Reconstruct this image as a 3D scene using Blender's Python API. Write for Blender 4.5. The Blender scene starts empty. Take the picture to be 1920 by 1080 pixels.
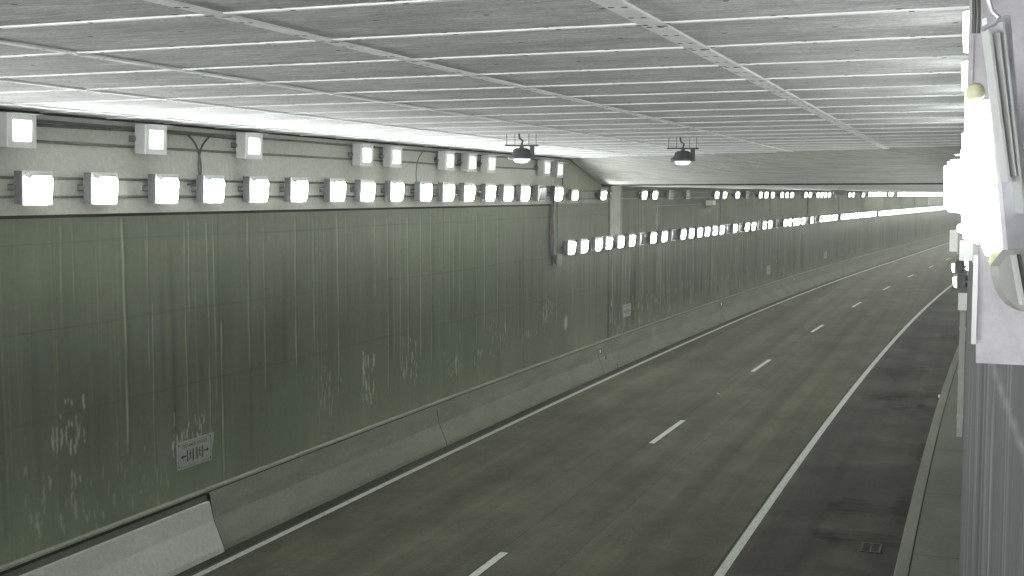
import bpy, math, random
import numpy as np
from mathutils import Vector, Matrix, Euler

random.seed(7); rng = np.random.default_rng(11)
S = bpy.context.scene
COL = S.collection
R = math.radians

# ------------------------------------------------------------------ camera, sky, sun, exposure
CAMH = 5.77; PITCH = R(4.4084); YAW = R(20.7593); FPX = 2270.0
cd = bpy.data.cameras.new('camera'); cam = bpy.data.objects.new('camera', cd); COL.objects.link(cam)
cam.location = (0, 0, CAMH); cam.rotation_euler = (R(90) - PITCH, 0, YAW)
cd.sensor_width = 36; cd.lens = 36 * FPX / 1920; cd.clip_start = 0.05; cd.clip_end = 3000
S.camera = cam
W = bpy.data.worlds.new('World'); S.world = W; W.use_nodes = True
wn = W.node_tree; bg = wn.nodes['Background']
sky = wn.nodes.new('ShaderNodeTexSky'); sky.sky_type = 'NISHITA'; sky.sun_disc = False
SUN_EL, SUN_AZ = R(68), R(200)
sky.sun_elevation = SUN_EL; sky.sun_rotation = SUN_AZ
wn.links.new(sky.outputs[0], bg.inputs[0]); bg.inputs[1].default_value = 0.15
sl = bpy.data.lights.new('sun', 'SUN'); sl.energy = 5; sl.angle = R(0.5); sl.color = (1, .96, .9)
so = bpy.data.objects.new('sun', sl); COL.objects.link(so)
d = Vector((math.sin(SUN_AZ) * math.cos(SUN_EL), math.cos(SUN_AZ) * math.cos(SUN_EL), math.sin(SUN_EL)))
so.rotation_euler = d.to_track_quat('Z', 'Y').to_euler(); so.location = (0, -60, 60)
S.view_settings.view_transform = 'Standard'; S.view_settings.look = 'None'
S.view_settings.exposure = 3.4; S.view_settings.gamma = 1; S.view_settings.use_curve_mapping = False
S.cycles.use_denoising = True
try: S.cycles.denoiser = 'OPENIMAGEDENOISE'
except Exception: pass
S.cycles.use_light_tree = True
S.cycles.max_bounces = 7; S.cycles.diffuse_bounces = 5; S.cycles.glossy_bounces = 3
S.cycles.sample_clamp_indirect = 6; S.cycles.blur_glossy = 1.0
S.cycles.caustics_reflective = False; S.cycles.caustics_refractive = False

EM_MAIN, EM_UP, EM_FAR, EM_EDGE = 10.0, .7, 8.0, .7      # radiance of the lit lamp glasses

# ------------------------------------------------------------------ geometry of the place
def c(Y):                      # sideways shift of the road axis: straight, then bends right
    a, b, RR = 12.5, 97.0, 1014.0
    u = min(max(Y - a, 0), b - a)
    return u * u / 2 / RR + max(Y - b, 0) * (b - a) / RR
def cn(Y):
    u = np.clip(Y - 12.5, 0, 84.5)
    return u * u / 2 / 1014.0 + np.clip(Y - 97.0, 0, None) * 84.5 / 1014.0
def slope(Y): return min(max(Y - 12.5, 0), 84.5) / 1014.0
cp, sp, cy, sy = math.cos(PITCH), math.sin(PITCH), math.cos(YAW), math.sin(YAW)
def ray(x, y):
    dx = (x - 960) / FPX; dy = -(y - 540) / FPX
    fz = cp + dy * sp; up = dy * cp - sp
    return dx * cy - fz * sy, dx * sy + fz * cy, up
def onwall(x, y, o=-11.62):    # (along, height) where that sight line meets the left wall
    l, a, u = ray(x, y); Ys = np.arange(2, 260, .02)
    dd = o + cn(Ys) - l / a * Ys; i = np.where(np.diff(np.sign(dd)))[0][0]
    return float(Ys[i]), CAMH + u / a * float(Ys[i])
def onplane(x, y, h=0.0):
    l, a, u = ray(x, y); t = (h - CAMH) / u
    return l * t, a * t

Y_BACK, Y_END = -13.0, 300.0
LW, LB = -11.62, -11.57                         # left wall face, upper band face
HC, HL = 6.86, 6.10                             # high and low ceiling
def yhi(lat): return 29.0 + (-lat) * (34.9 - 29.0) / 11.7      # skewed foot of the sloping soffit
def ylo(lat): return 36.0 + (-lat) * (38.1 - 36.0) / 11.7

# ------------------------------------------------------------------ helpers
class MB:
    def __init__(s): s.v = []; s.f = []; s.m = []; s.sm = []
    def add(s, vs, fs, mi=0, smooth=False):
        n = len(s.v); s.v += [tuple(v) for v in vs]
        for f in fs: s.f.append(tuple(i + n for i in f)); s.m.append(mi); s.sm.append(smooth)
        return s
    def box(s, x0, x1, y0, y1, z0, z1, mi=0, M=None):
        vs = [Vector((x, y, z)) for z in (z0, z1) for y in (y0, y1) for x in (x0, x1)]
        if M: vs = [M @ v for v in vs]
        return s.add(vs, [(0,2,3,1),(4,5,7,6),(0,1,5,4),(2,6,7,3),(0,4,6,2),(1,3,7,5)], mi)
    def frustum(s, a, b, mi=0, M=None):         # a, b: (x, y0, y1, z0, z1) rectangles facing +X
        vs = [Vector((r[0], y, z)) for r in (a, b) for (y, z) in ((r[1], r[3]), (r[2], r[3]), (r[2], r[4]), (r[1], r[4]))]
        if M: vs = [M @ v for v in vs]
        return s.add(vs, [(3,2,1,0),(4,5,6,7),(0,1,5,4),(1,2,6,5),(2,3,7,6),(3,0,4,7)], mi)
    def lens(s, x0, x1, w, h, inset, ch, slant=0, mi=0, mtop=1):   # bowl with cut corners, face leaning down, opaque hood added on top to cut upward light
        def ring(x, w, h, c, k): return [(x + k*(1 + z/h), y, z) for y, z in ((-w+c, -h), (w-c, -h), (w, -h+c), (w, h-c), (w-c, h), (-w+c, h), (-w, h-c), (-w, -h+c))]
        vs = ring(x0, w, h, ch, 0) + ring(x0+(x1-x0)*.7, w-inset*.25, h-inset*.25, ch, slant*.45) + ring(x1, w-inset, h-inset, ch, slant*.5)
        for i in range(2):
            for k in range(8): s.add([vs[i*8+k], vs[i*8+(k+1) % 8], vs[i*8+8+(k+1) % 8], vs[i*8+8+k]], [(0, 1, 2, 3)], mtop if k in (3, 4, 5) else mi)
        return s.add(vs[16:24], [tuple(range(8))], mi)
    def tube(s, pts, r, n=8, mi=0, cap=True):
        P = [Vector(p) for p in pts]; rings = []; up = None
        for i, p in enumerate(P):
            t = (P[min(i + 1, len(P) - 1)] - P[max(i - 1, 0)]).normalized()
            if up is None:
                up = Vector((0, 0, 1)) if abs(t.z) < .9 else Vector((1, 0, 0))
            u = (up - t * up.dot(t)).normalized(); up = u; w = t.cross(u)
            rr = r[i] if isinstance(r, (list, tuple)) else r
            rings.append([p + (u * math.cos(2*math.pi*k/n) + w * math.sin(2*math.pi*k/n)) * rr for k in range(n)])
        vs = [v for rg in rings for v in rg]
        fs = [(i*n+k, (i+1)*n+k, (i+1)*n+(k+1)%n, i*n+(k+1)%n) for i in range(len(P)-1) for k in range(n)]
        s.add(vs, fs, mi, True)
        if cap: s.add(rings[0], [tuple(range(n))], mi); s.add(rings[-1], [tuple(reversed(range(n)))], mi)
        return s
    def disc(s, ctr, r, n=8, mi=0, down=True):
        x, y, z = ctr
        vs = [(x + r*math.cos(2*math.pi*k/n), y + r*math.sin(2*math.pi*k/n), z) for k in range(n)]
        return s.add(vs, [tuple(range(n))], mi)
    def sweep(s, prof, ys, mi=0, closed=False, smooth=False):   # profile (lat, h) along the tunnel
        n = len(prof); vs = [(l + c(Y), Y, h) for Y in ys for (l, h) in prof]
        m = n if closed else n - 1
        fs = [(i*n+k, i*n+(k+1)%n, (i+1)*n+(k+1)%n, (i+1)*n+k) for i in range(len(ys)-1) for k in range(m)]
        s.add(vs, fs, mi, smooth)
        if closed:
            s.add(vs[:n], [tuple(reversed(range(n)))], mi); s.add(vs[-n:], [tuple(range(n))], mi)
        return s
    def mesh(s, name):
        me = bpy.data.meshes.new(name); me.from_pydata(s.v, [], s.f)
        me.polygons.foreach_set('material_index', s.m); me.polygons.foreach_set('use_smooth', s.sm)
        me.update(); return me
    def build(s, name, mats, parent=None, loc=None):
        me = s.mesh(name)
        for m in (mats if isinstance(mats, (list, tuple)) else [mats]): me.materials.append(m)
        return link(name, me, parent, loc)
def link(name, me, parent=None, loc=None):
    o = bpy.data.objects.new(name, me); COL.objects.link(o)
    if parent: o.parent = parent
    if loc: o.location = loc
    return o
def tag(o, label=None, cat=None, group=None, kind=None):
    if label: o['label'] = label
    if cat: o['category'] = cat
    if group: o['group'] = group
    if kind: o['kind'] = kind
    return o
def empty(name, loc=(0, 0, 0), rz=0): 
    o = bpy.data.objects.new(name, None); COL.objects.link(o); o.location = loc; o.rotation_euler = (0, 0, rz)
    o.empty_display_size = .2; return o
def yrange(a, b, st): 
    n = max(1, int(round((b - a) / st))); return [a + (b - a) * i / n for i in range(n + 1)]

# ------------------------------------------------------------------ materials
def mat(name, rough=.8, spec=.3, metal=0):
    m = bpy.data.materials.new(name); m.use_nodes = True
    b = m.node_tree.nodes['Principled BSDF']
    b.inputs['Roughness'].default_value = rough; b.inputs['Metallic'].default_value = metal
    b.inputs['Specular IOR Level'].default_value = spec
    return m, m.node_tree, b
class NT:
    def __init__(s, nt): s.nt = nt
    def n(s, t, **k):
        q = s.nt.nodes.new(t)
        for a, v in k.items(): setattr(q, a, v)
        return q
    def coords(s, scale=(1, 1, 1), kind='Object'):
        tc = s.n('ShaderNodeTexCoord'); mp = s.n('ShaderNodeMapping'); mp.inputs['Scale'].default_value = scale
        s.nt.links.new(tc.outputs[kind], mp.inputs[0]); return mp.outputs[0]
    def noise(s, vec, sc, det=4, rough=.6, dist=0):
        q = s.n('ShaderNodeTexNoise'); q.inputs['Scale'].default_value = sc; q.inputs['Detail'].default_value = det
        q.inputs['Roughness'].default_value = rough; q.inputs['Distortion'].default_value = dist
        s.nt.links.new(vec, q.inputs['Vector']); return q.outputs[0]
    def ramp(s, f, stops):
        q = s.n('ShaderNodeValToRGB'); e = q.color_ramp.elements
        while len(e) < len(stops): e.new(.5)
        for i, (p, col) in enumerate(stops):
            e[i].position = p; e[i].color = (*col, 1) if not isinstance(col, float) else (col, col, col, 1)
        s.nt.links.new(f, q.inputs[0]); return q.outputs[0]
    def mix(s, a, b, f, mode='MIX'):
        q = s.n('ShaderNodeMix', data_type='RGBA', blend_type=mode)
        for sock, v in ((q.inputs['Factor'], f), (q.inputs['A'], a), (q.inputs['B'], b)):
            if isinstance(v, (int, float)): sock.default_value = v
            elif isinstance(v, tuple): sock.default_value = (*v, 1)
            else: s.nt.links.new(v, sock)
        return q.outputs['Result']
    def bump(s, bsdf, h, st=.3, dist=.01):
        q = s.n('ShaderNodeBump'); q.inputs['Strength'].default_value = st; q.inputs['Distance'].default_value = dist
        s.nt.links.new(h, q.inputs['Height']); s.nt.links.new(q.outputs[0], bsdf.inputs['Normal'])
def simple(name, col, rough=.6, spec=.3, metal=0, var=.25, sc=6):
    m, nt, b = mat(name, rough, spec, metal); N = NT(nt)
    f = N.noise(N.coords(), sc, 5)
    k = N.ramp(f, [(.3, tuple(v * (1 - var) for v in col)), (.7, tuple(min(1, v * (1 + var)) for v in col))])
    nt.links.new(k, b.inputs['Base Color']); return m
def emit(name, col, st):
    m, nt, b = mat(name, .4); b.inputs['Base Color'].default_value = (.8, .8, .8, 1)
    b.inputs['Emission Color'].default_value = (*col, 1); b.inputs['Emission Strength'].default_value = st
    return m
def stained(name, rough=.82):                  # colour comes from the 'stain' attribute, plus fine grain
    m, nt, b = mat(name, rough, .25); N = NT(nt)
    at = N.n('ShaderNodeAttribute', attribute_name='stain')
    g = N.noise(N.coords(), 9, 6, .65); g = N.ramp(g, [(.25, .90), (.75, 1.08)])
    v = N.noise(N.coords((1, 7, .35)), 1.6, 5, .7); v = N.ramp(v, [(.3, .93), (.7, 1.05)])
    o = N.mix(at.outputs['Color'], g, 1.0, 'MULTIPLY'); o = N.mix(o, v, 1.0, 'MULTIPLY')
    nt.links.new(o, b.inputs['Base Color']); N.bump(b, N.noise(N.coords(), 25, 5), .25, .006)
    return m
def concrete(name, a, bcol, sc=(1, 1, 1), n1=.5, rough=.88):
    m, nt, b = mat(name, rough, .15); N = NT(nt)
    k = N.ramp(N.noise(N.coords(sc), n1, 7, .62), [(.33, a), (.68, bcol)])
    g = N.ramp(N.noise(N.coords(), 14, 6, .7), [(.25, .82), (.75, 1.12)])
    nt.links.new(N.mix(k, g, 1.0, 'MULTIPLY'), b.inputs['Base Color'])
    N.bump(b, N.noise(N.coords(), 30, 5), .25, .006); return m

M = {}
M['wall'] = stained('stained_wall_concrete')
M['barrier'] = concrete('barrier_concrete', (.165, .175, .14), (.22, .23, .185), (1, .6, 2.5), .9)
M['barrier_pale'] = concrete('pale_barrier_concrete', (.39, .405, .37), (.45, .465, .425), (1, 1, 1), .6)
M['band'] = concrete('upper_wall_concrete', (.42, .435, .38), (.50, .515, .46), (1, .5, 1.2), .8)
M['cap'] = concrete('barrier_cap_concrete', (.23, .245, .19), (.29, .30, .24), (1, 1, 1), .8)
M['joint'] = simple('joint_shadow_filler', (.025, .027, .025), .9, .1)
M['kerb'] = concrete('kerb_concrete', (.13, .134, .112), (.175, .18, .15), (1, .5, 1), .9)
M['walk'] = concrete('walkway_concrete', (.10, .104, .085), (.135, .14, .115), (1, .5, 1), .7)
M['rwall'] = None
M['rough'] = simple('rough_concrete', (.12, .12, .11), .9)
M['strip'] = simple('ceiling_cover_strip', (.86, .88, .88), .6, .3, 0, .08, 3)
M['bolt'] = simple('bolt_head', (.02, .02, .02), .5, .4, .3)
M['housing'] = simple('lamp_housing_metal', (.42, .43, .42), .45, .4, .2, .12, 4)
M['housing_dark'] = simple('weathered_lamp_housing', (.10, .105, .11), .5, .4, .2, .25, 8)
M['frame'] = simple('lamp_front_frame', (.62, .64, .62), .5, .4, .1, .08, 4)
M['glass_off'] = simple('unlit_lamp_glass', (.14, .16, .17), .15, .6, 0, .15, 9)
M['main'] = emit('lit_lamp_glass', (.985, 1, .985), EM_MAIN)
M['up'] = emit('lit_small_lamp_glass', (.985, 1, .985), EM_UP)
M['edge'] = emit('lit_lamp_bowl', (.985, 1, .985), EM_EDGE)
M['near'] = emit('lit_near_lamp_glass', (.985, 1, .985), 1.3)
M['far'] = emit('lit_far_lamp_glass', (1, 1, .94), EM_FAR)
M['conduit'] = simple('conduit_metal', (.13, .135, .12), .5, .4, .3, .3, 5)
M['conduit2'] = simple('pale_conduit', (.22, .225, .215), .6, .3, 0, .1, 8)
M['cable'] = simple('cable_jacket', (.08, .085, .075), .6, .3, 0, .3, 9)
M['duct'] = simple('duct_cover', (.16, .165, .15), .55, .4, .2, .2, 5)
M['galv'] = simple('galvanised_strut', (.55, .55, .62), .42, .5, .35, .12, 20)
M['trim'] = simple('white_trim', (.45, .475, .475), .5, .4, 0, .06, 8)
M['sign'] = simple('sign_face', (.27, .295, .265), .5, .4, 0, .08, 6)
M['ink'] = simple('sign_ink', (.012, .014, .012), .6, .3, 0, .1, 6)
M['reflector'] = simple('reflector_white', (.9, .92, .9), .2, .6, 0, .02)
M['grate'] = simple('grate_iron', (.016, .013, .009), .55, .4, .4, .4, 25)
M['yellow'] = simple('yellowed_lamp_end', (.62, .62, .42), .4, .5, 0, .1, 10)
M['box'] = simple('junction_box_paint', (.34, .33, .38), .5, .4, 0, .06, 10)

# road: tined concrete, wheel paths, stains
def road_material(name, base, dark, stains=False):
    m, nt, b = mat(name, .88, .15); N = NT(nt)
    big = N.ramp(N.noise(N.coords((.5, .16, 1)), 1.1, 6, .6, .3), [(.32, dark), (.66, base)])
    path = N.ramp(N.noise(N.coords((1.4, .012, 1)), 1.0, 4, .55), [(.38, .72), (.62, 1.14)])
    tine = N.ramp(N.noise(N.coords((.6, 22, 1)), 1.0, 3, .6), [(.3, .93), (.7, 1.05)])
    g = N.ramp(N.noise(N.coords(), 14, 8, .95), [(.38, .76), (.62, 1.2)])
    blot = N.ramp(N.noise(N.coords((.9, .35, 1)), 2.3, 5, .7, .6), [(.60, 1.0), (.74, .72)])
    k = big
    if stains:
        st_ = N.ramp(N.noise(N.coords((.45, .5, 1)), .7, 4, .55, .8), [(.42, .66), (.60, 1.0)]); k = N.mix(k, st_, 1.0, 'MULTIPLY')
    patch = N.ramp(N.noise(N.coords((.8, .5, 1)), .9, 6, .75), [(.40, .84), (.60, 1.12)])
    k = N.mix(k, patch, 1.0, 'MULTIPLY')
    for q in (path, tine, g, blot): k = N.mix(k, q, 1.0, 'MULTIPLY')
    nt.links.new(k, b.inputs['Base Color']); N.bump(b, N.noise(N.coords((1, 6, 1)), 18, 4), .2, .004); return m
M['road'] = road_material('road_concrete', (.080, .081, .055), (.054, .055, .037))
M['shoulder'] = road_material('shoulder_concrete', (.064, .064, .051), (.042, .042, .034), True)
M['gutter'] = road_material('gutter_concrete', (.045, .046, .034), (.032, .033, .025))
def paint(name, col, lo=.30):
    m, nt, b = mat(name, .6, .35); N = NT(nt)
    k = N.ramp(N.noise(N.coords((4, 1, 1)), 5, 8, .85), [(.38, tuple(v * .5 for v in col)), (.52, col)])
    nt.links.new(k, b.inputs['Base Color']); return m
M['paint'] = paint('road_paint', (.36, .39, .35))
def ceiling_material(name, a, bb, s1):
    m, nt, b = mat(name, .85, .2); N = NT(nt)
    k = N.ramp(N.noise(N.coords((.5, 1.3, 1)), 1.3, 8, .75), [(.38, a), (.60, bb)])
    fib = N.ramp(N.noise(N.coords((1.2, 9, 1)), s1, 6, .8), [(.36, .68), (.64, 1.12)])
    g = N.ramp(N.noise(N.coords(), 30, 5, .9), [(.35, .72), (.65, 1.15)])
    k = N.mix(N.mix(k, fib, 1.0, 'MULTIPLY'), g, 1.0, 'MULTIPLY')
    scr = N.ramp(N.noise(N.coords((1.1, 6, 1)), 1.7, 5, .72, .5), [(.62, 0.0), (.65, 1.0)])
    msk = N.ramp(N.noise(N.coords((.5, .6, 1)), 1.3, 2, .5), [(.5, 0.0), (.6, .6)])
    k = N.mix(k, (.82, .84, .83), N.mix(scr, msk, 1.0, 'MULTIPLY'))
    nt.links.new(k, b.inputs['Base Color']); N.bump(b, N.noise(N.coords((3, 14, 1)), 6, 5), .3, .006); return m
M['panel'] = ceiling_material('ceiling_board', (.54, .56, .56), (.75, .77, .77), 3.0)
M['slab'] = ceiling_material('ceiling_slab', (.36, .378, .35), (.45, .47, .44), 1.0)

# ------------------------------------------------------------------ setting: ground, road, kerb, walkway
YS = yrange(Y_BACK, Y_END, 2.0)
g = MB(); g.add([(-700, -700, -.06), (900, -700, -.06), (900, 1500, -.06), (-700, 1500, -.06)], [(0, 1, 2, 3)])
tag(g.build('ground', simple('pale_ground', (.58, .57, .53), .9, .2, 0, .3, .05)), kind='structure')
L0, LD, RL = -10.85, -6.93, -3.45
kf, kj = -0.97, -0.76
road = tag(MB().sweep([(-11.0, 0), (RL + .02, 0)], YS).build('road', M['road']), kind='structure')
tag(MB().sweep([(RL + .02, -.001), (kf + .02, -.001)], YS).build('road_shoulder', M['shoulder']), kind='structure')
tag(MB().sweep([(-11.62, -.001), (-11.0, -.001)], YS).build('road_gutter', M['gutter']), kind='structure')
tag(MB().sweep([(kf, -.05), (kf + .012, .14), (kf + .03, .15), (kj, .152)], YS).build('kerb', M['kerb']), kind='structure')
wk = MB().sweep([(kj, .152), (kj, .12), (kj + .022, .12), (kj + .022, .153)], YS, 1)
wk.sweep([(kj + .022, .153), (2.2, .155)], YS, 0)
for Y in yrange(7, 70, 4.2):
    wk.add([(kj+.02+c(Y), Y-.008, .158), (1.9+c(Y), Y-.008, .158), (1.9+c(Y), Y+.008, .158), (kj+.02+c(Y), Y+.008, .158)], [(0, 1, 2, 3)], 1)
tag(wk.build('pavement', [M['walk'], M['joint']]), kind='structure')
# markings and joints (children of the road)
for (lat, w) in ((L0, .13), (RL, .145)):
    MB().sweep([(lat - w/2, .004), (lat + w/2, .004)], yrange(Y_BACK, 260, 1.5)).build('edge_line', M['paint'], road)
for k in range(-4, 16):
    Yc = 16.35 + 12.35 * k
    MB().sweep([(LD - .065, .004), (LD + .065, .004)], yrange(Yc - 1.55, Yc + 1.55, 1.0)).build('lane_dash', M['paint'], road)
jt = MB().sweep([(LD - .102, .003), (LD - .090, .003)], yrange(Y_BACK, 260, 2))
jt.sweep([(RL - .125, .003), (RL - .098, .003)], yrange(Y_BACK, 260, 2)); _l, _y = onplane(1150, 975); _l -= c(_y)
jt.sweep([(_l - .005, .003), (_l + .005, .003)], yrange(Y_BACK, 260, 2))
jt.sweep([(-11.0, .003), (-10.985, .003)], yrange(Y_BACK, 260, 2))
jt.build('joint_line', M['joint'], road)
# oil and water stains of the shoulder, thin films with ragged outlines
def film(name, lat, Y, rx, ry, z, m, parent, seed, n=40):
    r = random.Random(seed); ph = [r.uniform(0, 6.28) for _ in range(6)]
    vs = [(lat + c(Y), Y, z)]
    for k in range(n):
        a = 2*math.pi*k/n; q = 1 + .22*math.sin(2*a+ph[0]) + .16*math.sin(5*a+ph[1]) + .10*math.sin(9*a+ph[2]) + .06*math.sin(14*a+ph[3])
        vs.append((lat + c(Y) + rx*q*math.cos(a), Y + ry*q*math.sin(a), z))
    MB().add(vs, [(0, k+1, (k+1) % n + 1) for k in range(n)]).build(name, m, parent)
def film_mat(name, col, alpha):
    m, nt, b = mat(name, .9, .05); N = NT(nt); b.inputs['Base Color'].default_value = (*col, 1)
    a = N.ramp(N.noise(N.coords((.8, 3, 1)), 2.0, 6, .75), [(.42, 0.0), (.62, alpha)])
    nt.links.new(a, b.inputs['Alpha']); return m
M['film'] = film_mat('damp_stain', (.016, .017, .015), .38)
shoulder = bpy.data.objects['road_shoulder']
for i, (x, y, rx, ry) in enumerate(((1700, 748, .75, 1.5), (1730, 770, .55, 1.0), (1660, 745, .7, .7), (1780, 632, .3, 1.0), (1625, 1010, .8, .55), (1700, 960, .35, .8), (1600, 950, .6, .5), (1745, 860, .25, 2.0), (1700, 700, .5, 2.2))):
    la, Y = onplane(x, y); film('damp_stain', la - c(Y), Y, rx, ry, .003 + .0007*i, M['film'], shoulder, i)

# drain grate in the shoulder
la, Y = onplane(1633, 1028); gr = empty('drain_grate', (la, Y, .003))
tag(gr, 'rusty brown rectangular drain grate set in the right shoulder', 'drain grate')
fr = MB()
for a in ((-.16, .16, -.27, -.24), (-.16, .16, .24, .27), (-.16, -.13, -.24, .24), (.13, .16, -.24, .24)): fr.box(*a, 0, .012)
fr.build('frame', M['grate'], gr)
br = MB(); br.box(-.13, .13, -.24, .24, .0, .002, 1)
for k in range(11): br.box(-.13, .13, -.235 + k*.045, -.215 + k*.045, .003, .010)
br.box(-.01, .01, -.24, .24, .0035, .012)
br.build('bars', [M['grate'], M['joint']], gr)

# ------------------------------------------------------------------ left wall: stained concrete sheet
def stain_field(Yv, Hv, far=False):            # Yv, Hv 2-D arrays -> rgb
    def vnoise(A, B, seed):                    # smooth value noise
        r = np.random.default_rng(seed).random((257, 257)); A = A % 256; B = B % 256
        i = A.astype(int); j = B.astype(int); fa = A - i; fb = B - j
        fa = fa*fa*(3-2*fa); fb = fb*fb*(3-2*fb)
        return (r[i, j]*(1-fa)*(1-fb) + r[i+1, j]*fa*(1-fb) + r[i, j+1]*(1-fa)*fb + r[i+1, j+1]*fa*fb)
    dirt = .5*vnoise(Yv*.33, Hv*.5+9, 1) + .3*vnoise(Yv*.9, Hv*.8+3, 2) + .2*vnoise(Yv*2.6, Hv*1.6, 3)
    vert = .6*vnoise(Yv*3.2, Hv*.22, 4) + .4*vnoise(Yv*9.0, Hv*.30, 5)
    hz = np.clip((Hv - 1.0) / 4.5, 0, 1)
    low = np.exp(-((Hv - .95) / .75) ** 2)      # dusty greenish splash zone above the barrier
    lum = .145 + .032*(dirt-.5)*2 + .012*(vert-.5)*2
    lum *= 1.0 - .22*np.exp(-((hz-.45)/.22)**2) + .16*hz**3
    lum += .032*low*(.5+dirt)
    green = vnoise(Yv*.22+40, Hv*.45, 6)
    rgb = np.stack([lum*(.97-.07*green), lum*(1.075+.02*green), lum*(.80-.06*green)], -1)
    # dark soot sheets hanging in columns
    soot = np.clip(vnoise(Yv*1.3, Hv*.12+60, 7)-.55, 0, 1)*2.0*np.clip(1-abs(hz-.55)*1.8, 0, 1)
    rgb *= (1-.22*soot)[..., None]
    return rgb, vnoise
def add_streak(rgb, Yv, Hv, Y, h0, h1, w, k, col=(.36, .42, .30), seed=0):
    wav = .012*np.sin(Hv*1.3+seed)+.005*np.sin(Hv*5.3+seed*2)
    m = np.exp(-((Yv - Y - wav)/w)**2) * np.clip((Hv-h0)/.25, 0, 1) * np.clip((h1-Hv)/.12, 0, 1)
    m *= .62 + .38*np.sin(Hv*3.7+seed*3)*np.sin(Hv*1.3+seed)
    m = np.clip(m*k*1.15, 0, .95)[..., None]; rgb *= (1-m); rgb += m*np.array(col)
    m2 = (np.exp(-((Yv - Y - wav - 2.3*w)/(w*1.1))**2) * ((Hv > h0) & (Hv < h1)) * k*.35)[..., None]
    rgb *= (1-m2)
def wall_sheet(name, parent, y0, y1, sy_, h0, h1, sh, painter, X=None, flip=False):
    ys = np.arange(y0, y1 + sy_*.5, sy_); ys[-1] = y1; hs = np.arange(h0, h1 + sh*.5, sh); hs[-1] = h1
    Yv, Hv = np.meshgrid(ys, hs, indexing='ij'); rgb = painter(Yv, Hv)
    xs = (LW + cn(ys)) if X is None else X(ys)
    co = np.stack([np.repeat(xs[:, None], len(hs), 1), Yv, Hv], -1).reshape(-1, 3)
    n, m = len(ys), len(hs); idx = np.arange(n*m).reshape(n, m)
    q = np.stack([idx[:-1, :-1], idx[1:, :-1], idx[1:, 1:], idx[:-1, 1:]], -1).reshape(-1, 4)
    if flip: q = q[:, ::-1]
    me = bpy.data.meshes.new(name); me.vertices.add(n*m); me.vertices.foreach_set('co', co.ravel())
    me.loops.add(q.size); me.loops.foreach_set('vertex_index', q.ravel())
    me.polygons.add(len(q)); me.polygons.foreach_set('loop_start', np.arange(0, q.size, 4)); me.update()
    at = me.attributes.new('stain', 'FLOAT_COLOR', 'POINT')
    rgba = np.ones((n*m, 4)); rgba[:, :3] = np.clip(rgb, .015, .8).reshape(-1, 3); at.data.foreach_set('color', rgba.ravel())
    me.materials.append(M['wall']); me.validate()
    return link(name, me, parent)

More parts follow.
